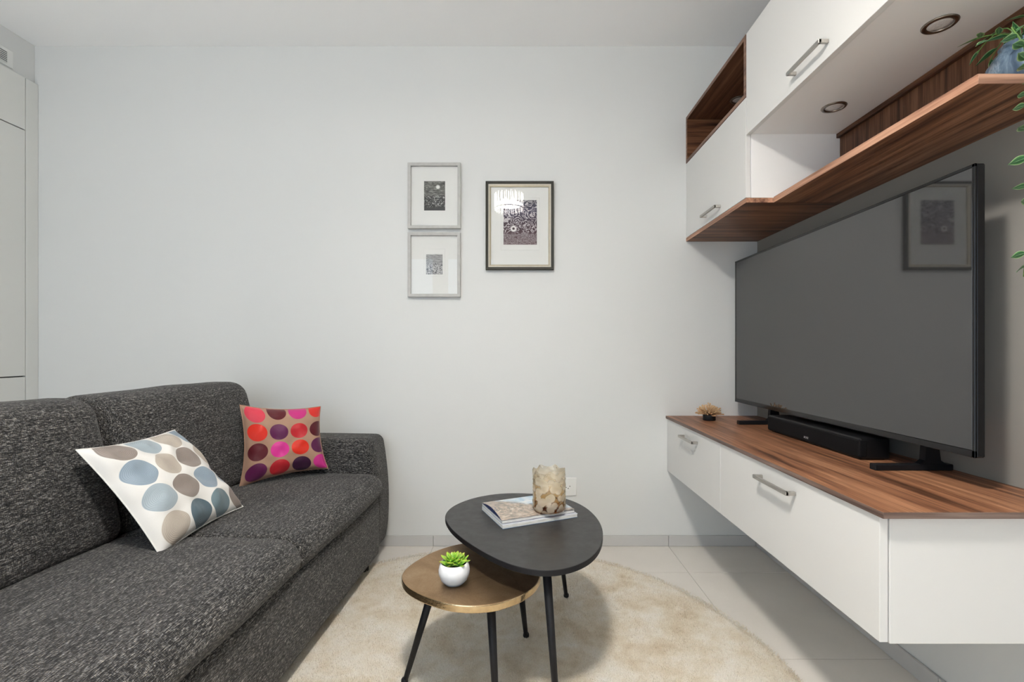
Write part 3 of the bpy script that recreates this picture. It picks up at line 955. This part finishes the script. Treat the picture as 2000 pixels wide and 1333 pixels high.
# ================================================================== NESTING TABLES
def table_leg(parent, top, foot, r0=.0125, r1=.0075):
    d = Vector(foot) - Vector(top)
    p = [Vector(top), Vector(top) + d * .5, Vector(foot) - d.normalized() * .012]
    o = tube('leg', p, [r0, (r0 + r1) / 2, r1], M['black_metal'], parent, 16)
    fx, fy, fz = foot
    lathe('foot_cap', [(0, 0), (.0095, 0), (.0105, .003), (.0100, .010), (.0075, .014), (0, .014)], (fx, fy, fz), M['black_metal'], o, 16)
    return o
ZB_, ZS_ = .42, .34
black_out = spline([(-.258, 1.66), (-.255, 1.74), (-.227, 1.81), (-.176, 1.873), (-.108, 1.917), (-.032, 1.935), (.052, 1.928), (.135, 1.897), (.199, 1.845), (.243, 1.766), (.266, 1.673), (.272, 1.581), (.262, 1.490), (.237, 1.402), (.203, 1.336), (.162, 1.291), (.117, 1.264), (.071, 1.254), (.025, 1.264), (-.022, 1.290), (-.073, 1.336), (-.128, 1.402), (-.182, 1.480), (-.228, 1.566)], 5)
def black_top_mat():
    t = NT('blackened_aluminium')
    v = t.coords()
    n = t.noise(v, 26, 4, .65); f_ = t.noise(t.coords(scale=(.2, 1, 1)), 240, 3, .6)
    t.base(t.mix(n, (.024, .024, .025), (.044, .043, .042)))
    t.link(t.ramp(n, [(.3, .36), (.7, .50)]), t.p.inputs['Roughness'])
    t.setp(Metallic=.15); t.p.inputs['Specular IOR Level'].default_value = .55
    t.bump(t.math('ADD', f_, t.math('MULTIPLY', n, .6)), .22, .0008)
    return t.m
bt = thing('coffee_table', 'taller black pebble-shaped coffee table on splayed black legs', 'table', (.02, 1.6, 0), 'nesting coffee tables')
def dress_rim(o, mat):
    o.data.materials.append(mat)
    for p in o.data.polygons:
        if p.normal.z < .6: p.material_index = 1
dress_rim(prism('table_top', black_out, ZB_ - .017, ZB_, black_top_mat(), bt, bev=.002, seg=2), M['black_metal'])
zf = RZ - .004
table_leg(bt, (.135, 1.805, ZB_ - .0175), (.189, 1.912, zf))
table_leg(bt, (.075, 1.310, ZB_ - .0175), (.102, 1.245, zf))
table_leg(bt, (-.095, 1.770, ZB_ - .0175), (-.125, 1.862, zf))
brown_out = spline([(-.342, 1.385), (-.344, 1.429), (-.332, 1.472), (-.309, 1.519), (-.273, 1.570), (-.226, 1.611), (-.17, 1.636), (-.10, 1.640), (-.03, 1.612), (.025, 1.555), (.057, 1.480), (.063, 1.401), (.043, 1.334), (.011, 1.290), (-.021, 1.263), (-.057, 1.242), (-.095, 1.232), (-.138, 1.231), (-.184, 1.241), (-.235, 1.266), (-.279, 1.296), (-.317, 1.335)], 5)
def brass_mat():
    t = NT('antique_brass')
    v = t.coords()
    n = t.noise(v, 9, 5, .65, .8); f_ = t.noise(v, 330, 3, .65)
    c = t.ramp(n, [(.3, (.36, .23, .125)), (.5, (.50, .335, .19)), (.72, (.62, .45, .28))])
    t.base(t.mix(t.math('MULTIPLY', f_, .5), c, (.26, .155, .08)))
    t.setp(Metallic=1.0)
    t.link(t.ramp(f_, [(.3, .36), (.7, .52)]), t.p.inputs['Roughness'])
    t.bump(t.math('ADD', f_, t.math('MULTIPLY', n, .5)), .3, .001)
    return t.m
M['brass'] = brass_mat()
bn = thing('coffee_table', 'lower antique brass pebble-shaped table tucked beneath the black one', 'table', (-.14, 1.43, 0), 'nesting coffee tables')
dress_rim(prism('table_top', brown_out, ZS_ - .021, ZS_, M['brass'], bn, bev=.003, seg=2, smooth=False), plain('polished_brass_rim', (.66, .50, .30), .2, 1.0, grain=(60, .25), bump=(120, .25, .002)))
table_leg(bn, (-.248, 1.405, ZS_ - .0215), (-.341, 1.417, zf))
table_leg(bn, (-.078, 1.300, ZS_ - .0215), (-.058, 1.250, zf))
table_leg(bn, (-.005, 1.540, ZS_ - .0215), (.024, 1.645, zf))

# ================================================================== MAGAZINES
AX, AY = Vector((.916, .401, 0)), Vector((-.401, .916, 0))
def mag_box(name, o, l, w, z0, z1, mat, parent, bev=.0004):
    bm = bmesh.new(); bm_box(bm, 0, l, 0, w, z0, z1, bev)
    for v in bm.verts:
        p = Vector(o) + AX * v.co.x + AY * v.co.y; v.co = Vector((p.x, p.y, v.co.z))
    return from_bm(name, bm, mat, parent)
def pages_mat():
    t = NT('page_edges')
    lines = t.noise(t.coords(scale=(.03, .03, 1)), 1400, 2, .6)
    t.base(t.ramp(lines, [(.3, (.50, .49, .46)), (.6, (.78, .77, .74))])); t.setp(Roughness=.8)
    return t.m
def cover_mat():
    t = NT('magazine_cover')
    v = t.coords('Generated')
    sp = t.new('ShaderNodeSeparateXYZ'); t.link(v, sp.inputs[0])
    n = t.noise(v, 4.5, 5, .65, .8); m2 = t.noise(v, 13, 4, .7)
    land = t.ramp(m2, [(.30, (.16, .14, .12)), (.45, (.30, .27, .24)), (.58, (.48, .38, .30)), (.72, (.66, .60, .54))])
    sky = t.ramp(n, [(.35, (.30, .48, .66)), (.52, (.58, .68, .76)), (.66, (.80, .80, .78))])
    hy = t.math('ADD', t.math('ADD', t.math('MULTIPLY', sp.outputs[0], .35), sp.outputs[1]), t.math('MULTIPLY', n, .35))
    t.base(t.mix(t.ramp(hy, [(.86, 0.0), (.98, 1.0)]), land, sky)); t.setp(Roughness=.22)
    return t.m
M['pages'] = pages_mat()
mo = (-.053, 1.5425, 0)
mg1 = thing('magazine', 'thick white and blue magazine at the bottom of the stack on black table', 'magazine', (mo[0], mo[1], ZB_), 'magazines on the black table')
mag_box('back_cover', mo, .280, .206, ZB_ + .0002, ZB_ + .0014, plain('cover_blue', srgb(120, 150, 185), .3, grain=(8, .2)), mg1)
mag_box('pages', mo, .278, .204, ZB_ + .0015, ZB_ + .0118, M['pages'], mg1)
mag_box('front_cover', mo, .280, .206, ZB_ + .0119, ZB_ + .0130, plain('cover_grey', (.58, .60, .66), .3, grain=(8, .15)), mg1)
mo2 = tuple(Vector(mo) + AX * .002 + AY * .010)
mg2 = thing('magazine', 'travel magazine with landscape photo cover, on top of the stack', 'magazine', (mo2[0], mo2[1], ZB_ + .0135), 'magazines on the black table')
zz = ZB_ + .0135
mag_box('back_cover', mo2, .272, .200, zz, zz + .001, plain('cover_navy_back', srgb(38, 52, 92), .3, grain=(8, .2)), mg2)
mag_box('pages', mo2, .270, .198, zz + .0011, zz + .0098, M['pages'], mg2)
# curling front cover: bows up along its short near edge, navy on the inside
def cover(name, dz, mat, flip):
    nx, ny = 24, 16; vv, ff = [], []
    for j in range(ny + 1):
        for i in range(nx + 1):
            a, b = i / nx, j / ny
            z = zz + .0101 + .0135 * math.sin(PI * min(1, b * 1.02)) * max(0, 1 - a * 1.5) ** 1.3 + .0012 * a
            p = Vector(mo2) + AX * (.273 * a - .001) + AY * (.201 * b)
            vv.append((p.x, p.y, z + dz))
    for j in range(ny):
        for i in range(nx):
            q = (j * (nx + 1) + i, j * (nx + 1) + i + 1, (j + 1) * (nx + 1) + i + 1, (j + 1) * (nx + 1) + i)
            ff.append(q[::-1] if flip else q)
    return from_py(name, vv, ff, mat, mg2, smooth=True)
cover('front_cover', .0009, cover_mat(), False)
cover('inside_cover', .0, plain('cover_navy', srgb(34, 48, 92), .35, grain=(8, .2)), True)
# navy flyleaf standing in the bow, seen at the short edge
vv, ff = [], []
for j in range(17):
    b = j / 16
    z1 = zz + .0102 + .0135 * math.sin(PI * min(1, b * 1.02))
    for a_, z in ((.0004, zz + .0096), (.0004, z1), (.010, z1), (.010, zz + .0096)):
        p = Vector(mo2) + AX * (a_ - .0005) + AY * (.2 * b)
        vv.append((p.x, p.y, z))
for j in range(16):
    for k_ in range(4):
        ff.append((j * 4 + k_, j * 4 + (k_ + 1) % 4, (j + 1) * 4 + (k_ + 1) % 4, (j + 1) * 4 + k_))
from_py('flyleaf', vv, ff, plain('flyleaf_navy', srgb(32, 46, 92), .4, grain=(8, .2)), mg2)
# page fan filling the bow under the cover
nx, ny = 12, 16; vv, ff = [], []
for j in range(ny + 1):
    for i in range(nx + 1):
        a, b = i / nx, j / ny
        p = Vector(mo2) + AX * (.005 + .26 * a) + AY * (.198 * b)
        vv.append((p.x, p.y, zz + .0098 + .002 * math.sin(PI * b) * max(0, 1 - a * 1.5)))
for j in range(ny):
    for i in range(nx):
        ff.append((j * (nx + 1) + i, j * (nx + 1) + i + 1, (j + 1) * (nx + 1) + i + 1, (j + 1) * (nx + 1) + i))
from_py('top_page', vv, ff, M['pages'], mg2, smooth=True)

# ================================================================== GLASS CANDLE HOLDER
vx, vy, vz = .104, 1.655, zz + .0125
vh, vr = .140, .0565
def vase_mat():
    t = NT('amber_flake_glass')
    v = t.new('ShaderNodeTexVoronoi'); v.inputs['Scale'].default_value = 42; v.inputs['Randomness'].default_value = .85
    t.link(t.coords(), v.inputs['Vector'])
    sp = t.new('ShaderNodeSeparateXYZ'); t.link(t.coords(), sp.inputs[0])
    tone = t.noise(t.coords(), 38, 2)
    hgt = t.math('DIVIDE', sp.outputs[2], vh)
    flake = t.ramp(v.outputs['Distance'], [(.56, 1.0), (.70, 0.0)])
    fc = t.mix(tone, (.86, .74, .50), (.92, .86, .76))
    pr = t.p
    t.link(fc, pr.inputs['Base Color']); pr.inputs['Roughness'].default_value = .12
    pr.inputs['Specular IOR Level'].default_value = .7
    tl = t.new('ShaderNodeBsdfTranslucent'); t.link(fc, tl.inputs[0])
    body = t.new('ShaderNodeMixShader'); body.inputs[0].default_value = .45
    t.link(pr.outputs[0], body.inputs[1]); t.link(tl.outputs[0], body.inputs[2])
    trc = t.ramp(hgt, [(.05, (.62, .33, .10)), (.35, (.84, .62, .34)), (.9, (.95, .90, .82))])
    tr = t.new('ShaderNodeBsdfTransparent'); t.link(trc, tr.inputs[0])
    gl = t.new('ShaderNodeBsdfGlossy'); gl.inputs['Roughness'].default_value = .04
    fr = t.new('ShaderNodeFresnel'); fr.inputs['IOR'].default_value = 1.6
    clear = t.new('ShaderNodeMixShader'); t.link(fr.outputs[0], clear.inputs[0]); t.link(tr.outputs[0], clear.inputs[1]); t.link(gl.outputs[0], clear.inputs[2])
    op = t.math('MULTIPLY', flake, t.ramp(hgt, [(.0, .45), (.3, .75), (.8, .62), (1.0, .38)]))
    fin = t.new('ShaderNodeMixShader'); t.link(op, fin.inputs[0]); t.link(clear.outputs[0], fin.inputs[1]); t.link(body.outputs[0], fin.inputs[2])
    t.link(fin.outputs[0], t.out.inputs[0])
    bp = t.new('ShaderNodeBump'); bp.inputs['Strength'].default_value = .6; bp.inputs['Distance'].default_value = .004
    t.link(v.outputs['Distance'], bp.inputs['Height'])
    for nd in (pr, gl): t.link(bp.outputs[0], nd.inputs['Normal'])
    return t.m
vs_o = thing('candle_holder', 'amber glass candle holder with pearly flakes, standing on the magazines', 'candle holder', (vx, vy, vz))
prof = [(.0, .0002), (.046, .0002), (.053, .003), (vr, .010)] + [(vr, .010 + (vh - .010) * k / 22) for k in range(1, 23)]
def ham(p, a, r, z):
    if r < .05: return p
    q = .0022 * math.sin(7 * a + 9 * math.sin(z * 60)) * math.sin(z * 130 + 1.5 * math.sin(3 * a))
    p[0] += q * math.cos(a); p[1] += q * math.sin(a)
    if z > vh * .97: p[2] += .0045 * math.sin(7 * a) + .002 * math.sin(12 * a + 1)
    return p
lathe('outer_wall', prof, (vx, vy, vz), vase_mat(), vs_o, 72, fn=ham)
M['amber_base'] = clear_glass('amber_base_glass', (.62, .36, .13), 1.55)
lathe('glass_floor', [(0, .006), (.050, .006), (.050, .012), (0, .012)], (vx, vy, vz), M['amber_base'], vs_o, 40)

# ================================================================== SUCCULENT
px_, py_ = -.184, 1.349
pl = thing('potted_succulent', 'small green succulent in a round white pot on the brass table', 'plant', (px_, py_, ZS_))
M['ceramic'] = plain('white_ceramic', (.84, .84, .85), .28, spec=.5, bump=(80, .02, .0005))
prof = [(0, .0), (.020, .0), (.026, .0018), (.037, .013), (.0435, .030), (.0440, .040), (.0415, .052), (.0375, .060), (.0355, .0605), (.034, .058), (.036, .050), (0, .050)]
lathe('pot', prof, (px_, py_, ZS_), M['ceramic'], pl, 48)
lathe('soil', [(0, .052), (.034, .0515), (.036, .0505)], (px_, py_, ZS_), plain('soil', (.05, .035, .02), .95, grain=(300, .5)), pl, 32)
def succ_mat():
    t = NT('succulent_leaf')
    v = t.new('ShaderNodeTexCoord'); sp = t.new('ShaderNodeSeparateXYZ'); t.link(v.outputs['Generated'], sp.inputs[0])
    n = t.noise(v.outputs['Object'], 60, 2)
    c = t.ramp(sp.outputs[1], [(.0, (.05, .20, .02)), (.45, (.17, .42, .03)), (.85, (.36, .58, .06)), (1.0, (.50, .36, .06))])
    t.base(t.mix(t.math('MULTIPLY', n, .3), c, (.12, .30, .02))); t.setp(Roughness=.38)
    t.p.inputs['Subsurface Weight'].default_value = .0
    return t.m
def leaf_mesh(name, L, W, T, mat, cup=.25, n=9, m_=8):
    """fleshy pointed leaf along +Y"""
    vv, ff = [], []
    for j in range(n + 1):
        s = j / n
        w = W * (math.sin(PI * (s ** .8) * .93 + .15) ** .8 if j < n else .02) * (.55 + .55 * s)
        w = max(w, .0004)
        for i in range(m_):
            a = 2 * PI * i / m_
            x = w * math.cos(a); z = T * math.sin(a) * (.4 + .6 * math.sin(PI * min(1, s + .1))) + cup * x * x / W + .18 * L * s * s
            vv.append((x, L * s, z))
    for j in range(n):
        for i in range(m_):
            ff.append((j * m_ + i, j * m_ + (i + 1) % m_, (j + 1) * m_ + (i + 1) % m_, (j + 1) * m_ + i))
    ff.append(tuple(range(m_))[::-1]); ff.append(tuple(n * m_ + i for i in range(m_)))
    me = bpy.data.meshes.new(name); me.from_pydata(vv, [], ff); me.materials.append(mat)
    me.polygons.foreach_set('use_smooth', [True] * len(me.polygons)); me.update()
    return me
sm = leaf_mesh('succulent_leaf', .042, .0128, .0034, succ_mat())
k = 0
for cxo, cyo, sc2, cnt in ((-.004, .004, 1.0, 20), (.016, -.014, .62, 10), (-.015, -.016, .60, 10), (.020, .012, .66, 10)):
    for q in range(cnt):
        s = q / cnt
        o = bpy.data.objects.new('leaf', sm); COL.objects.link(o); o.parent = pl
        az = q * 2.39996 + cxo * 90
        tilt = math.radians(4 + 50 * s)
        sc = sc2 * (1.08 - .55 * s) * random.uniform(.92, 1.08)
        o.rotation_euler = Euler((tilt, 0, az), 'XYZ')
        o.scale = (sc, sc, sc)
        o.location = (cxo, cyo, .055 + .006 * s)

# ================================================================== TRAILING PLANT ON THE SHELF
gx, gy, gz = 1.137, 1.070, Z0 + .021
hp = thing('trailing_plant', 'trailing plant with pale-edged green leaves in blue glazed pot on shelf end', 'plant', (gx, gy, gz))
def glaze():
    t = NT('blue_glaze')
    n = t.noise(t.coords(scale=(1, 1, .35)), 26, 5, .65, 1.2)
    t.base(t.ramp(n, [(.34, (.045, .075, .12)), (.52, (.11, .16, .22)), (.70, (.30, .37, .44))])); t.setp(Roughness=.18)
    return t.m
prof = [(0, 0), (.040, 0), (.046, .004), (.060, .030), (.066, .054), (.063, .072), (.050, .094), (.042, .104), (.043, .112), (.040, .112), (.038, .104), (0, .100)]
def facet(p, a, r, z):
    f_ = 1 + .03 * math.cos(8 * a)
    p[0] = gx + (p[0] - gx) * f_; p[1] = gy + (p[1] - gy) * f_
    return p
lathe('pot', prof, (gx, gy, gz), glaze(), hp, 64, fn=facet)
def leaf2_mat():
    t = NT('variegated_leaf')
    at = t.new('ShaderNodeAttribute', attribute_name='edge')
    n = t.noise(t.coords(), 45, 2)
    e = t.math('ADD', at.outputs['Fac'], t.math('MULTIPLY', t.math('SUBTRACT', n, .5), .5))
    c = t.ramp(e, [(.05, (.16, .34, .16)), (.13, (.020, .095, .032)), (.66, (.032, .15, .045)), (.86, (.26, .46, .18)), (.98, (.55, .66, .38))])
    t.base(c); t.setp(Roughness=.3)
    return t.m
def leaf2_mesh(L, W):
    vv, ff, ed = [], [], []
    n, m_ = 10, 6
    for j in range(n + 1):
        s = j / n
        w = W * math.sin(PI * s ** .74) ** 1.15 if 0 < j < n else .0004
        for i in range(m_ + 1):
            b = i / m_ * 2 - 1
            vv.append((w * b, L * s, .22 * abs(w * b) - .10 * L * s * s)); ed.append(abs(b))
    for j in range(n):
        for i in range(m_):
            a = j * (m_ + 1) + i
            ff.append((a, a + 1, a + m_ + 2, a + m_ + 1))
    # give the blade a real thickness
    nv = len(vv)
    vv += [(x, y, z - .0007) for x, y, z in vv]; ed += ed
    ff += [tuple(q + nv for q in f_[::-1]) for f_ in ff]
    me = bpy.data.meshes.new('leaf'); me.from_pydata(vv, [], ff); me.materials.append(M['leaf2'])
    a = me.attributes.new('edge', 'FLOAT', 'POINT'); a.data.foreach_set('value', ed)
    me.polygons.foreach_set('use_smooth', [True] * len(me.polygons)); me.update()
    return me
M['leaf2'] = leaf2_mat()
M['stem'] = plain('vine_stem', (.10, .20, .04), .5, grain=(80, .2))
lm = [leaf2_mesh(.046, .0082), leaf2_mesh(.040, .0070), leaf2_mesh(.050, .0078)]
base = Vector((gx, gy, gz))
def put_leaf(p, d, roll, sc=1.0):
    """leaf from point p pointing along d"""
    o = bpy.data.objects.new('leaf', random.choice(lm)); COL.objects.link(o); o.parent = hp
    q = Vector(d).to_track_quat('Y', 'Z')
    o.rotation_mode = 'QUATERNION'
    from mathutils import Quaternion
    o.rotation_quaternion = q @ Quaternion((0, 1, 0), roll)
    o.location = Vector(p) - base
    o.scale = (sc, sc, sc)
vines = []
top = base + Vector((0, 0, .105))
def vine(pts, leaves, rad=.0014):
    pts = [Vector(p) for p in pts]
    # smooth
    sm_ = []
    for i in range(len(pts) - 1):
        p0, p1, p2, p3 = pts[max(i - 1, 0)], pts[i], pts[i + 1], pts[min(i + 2, len(pts) - 1)]
        for j in range(6):
            t = j / 6
            sm_.append(.5 * ((2 * p1) + (p2 - p0) * t + (2 * p0 - 5 * p1 + 4 * p2 - p3) * t * t + (3 * p1 - p0 - 3 * p2 + p3) * t ** 3))
    sm_.append(pts[-1])
    tube('stem', sm_, rad, M['stem'], hp, 6)
    for k_ in range(leaves):
        f_ = (k_ + .7) / leaves
        i = min(int(f_ * (len(sm_) - 1)), len(sm_) - 2)
        p = sm_[i]; d = (sm_[i + 1] - sm_[i]).normalized()
        yield p, d, k_
# strands falling past the near end of the shelf
for sx, sy, zb, cnt, sd in ((1.030, .968, 1.150, 22, 0), (1.075, .972, 1.20, 15, 1), (1.055, .955, 1.30, 12, 2), (1.12, .975, 1.25, 13, 3)):
    pts = [top + Vector((0, -.01, -.005)), (sx + .02, 1.015, gz + .11), (sx + .004, sy + .004, gz + .03), (sx, sy, gz - .08), (sx + .004, sy - .004, (gz + zb) / 2 - .03), (sx - .004, sy, zb)]
    for p, d, k_ in vine(pts, cnt):
        if p.z > gz + .085: continue
        side = -1 if ((k_ + sd) % 2 == 0 or (sd == 0 and k_ % 4 == 1)) else 1
        v = Vector((side * random.uniform(.8, 1), random.uniform(-.45, .1), random.uniform(-.38, -.02)))
        put_leaf(p, v, random.uniform(.5, 1.5) * (1 if side < 0 else -1), random.uniform(.85, 1.12))
# shoots arching over the pot
for az, ln, up, cnt in ((3.3, .13, .02, 5), (3.9, .075, .05, 4), (2.6, .08, .05, 4), (4.6, .06, .045, 4), (1.6, .08, .05, 4), (5.6, .09, .05, 5), (.4, .07, .05, 4)):
    dx, dy = math.cos(az), math.sin(az)
    if dx > 0: ln *= .75
    pts = [top + Vector((0, 0, -.01)), top + Vector((dx * ln * .35, dy * ln * .35, up)), top + Vector((dx * ln * .75, dy * ln * .75, up * .7)), top + Vector((dx * ln, dy * ln, up * .2))]
    for p, d, k_ in vine(pts, cnt, .0012):
        s_ = -1 if k_ % 2 else 1
        v = d + Vector((-dy * s_ * .8, dx * s_ * .8, random.uniform(-.1, .35)))
        put_leaf(p, v, random.uniform(-.4, .4), random.uniform(.8, 1.05))

# ================================================================== CHANDELIER (above the frame; lights the room, mirrored in the picture glass)
hx, hy, hz = -.095, .45, 2.30
ch = thing('chandelier', 'round crystal drum chandelier mirrored in the bronze-framed picture glass', 'chandelier', (hx, hy, hz))
M['chrome'] = plain('chrome', (.75, .75, .75), .12, 1.0, grain=(50, .03))
M['crystal'] = emit('lit_crystal', (1.0, .96, .90), 24.0)
lathe('canopy', [(0, ZC - hz - .0005), (.09, ZC - hz - .0005), (.088, ZC - hz - .022), (.0, ZC - hz - .026)], (hx, hy, hz), M['chrome'], ch, 40)
tube('rod', [(hx, hy, ZC - .024), (hx, hy, hz + .155)], .007, M['chrome'], ch, 12)
for zr in (.150, .012):
    ring = [(.128, zr - .004), (.134, zr - .004), (.134, zr + .004), (.128, zr + .004), (.128, zr - .004)]
    lathe('ring', ring, (hx, hy, hz), M['chrome'], ch, 48)
for k in range(3):
    a = k * 2 * PI / 3
    tube('spoke', [(hx, hy, hz + .157), (hx + .13 * math.cos(a), hy + .13 * math.sin(a), hz + .152)], .003, M['chrome'], ch, 8)
pm = bpy.data.meshes.new('crystal_prism')
w = .0042
pv = [(w * math.cos(a), w * math.sin(a), z) for z in (0.006, .148) for a in (0, PI / 2, PI, 3 * PI / 2)] + [(0, 0, 0), (0, 0, .152)]
pf = [(0, 1, 5, 4), (1, 2, 6, 5), (2, 3, 7, 6), (3, 0, 4, 7)] + [(8, (i + 1) % 4, i) for i in range(4)] + [(9, 4 + i, 4 + (i + 1) % 4) for i in range(4)]
pm.from_pydata(pv, [], pf); pm.materials.append(M['crystal'])
for k in range(40):
    a = 2 * PI * k / 40
    r = .131 if k % 2 else .118
    o = bpy.data.objects.new('crystal', pm); COL.objects.link(o); o.parent = ch
    o.location = (r * math.cos(a), r * math.sin(a), 0 if k % 2 else -.014)
    o.rotation_euler = (0, 0, a)
bulb = emit('bulb_glow', (1.0, .93, .82), 30.0)
for k in range(3):
    a = k * 2 * PI / 3 + .4
    c = (hx + .045 * math.cos(a), hy + .045 * math.sin(a), hz + .05)
    lathe('bulb', [(0, 0), (.010, .004), (.016, .016), (.015, .030), (.009, .046), (.008, .060), (0, .060)], c, bulb, ch, 16)
lamp = bpy.data.lights.new('chandelier_light', 'AREA')
lamp.shape = 'DISK'
lamp.size = .25
lamp.energy = 45
lamp.color = (1.0, .95, .88)
lo = bpy.data.objects.new('chandelier_light', lamp)
lo.location = (hx, hy, hz + .05)
COL.objects.link(lo)
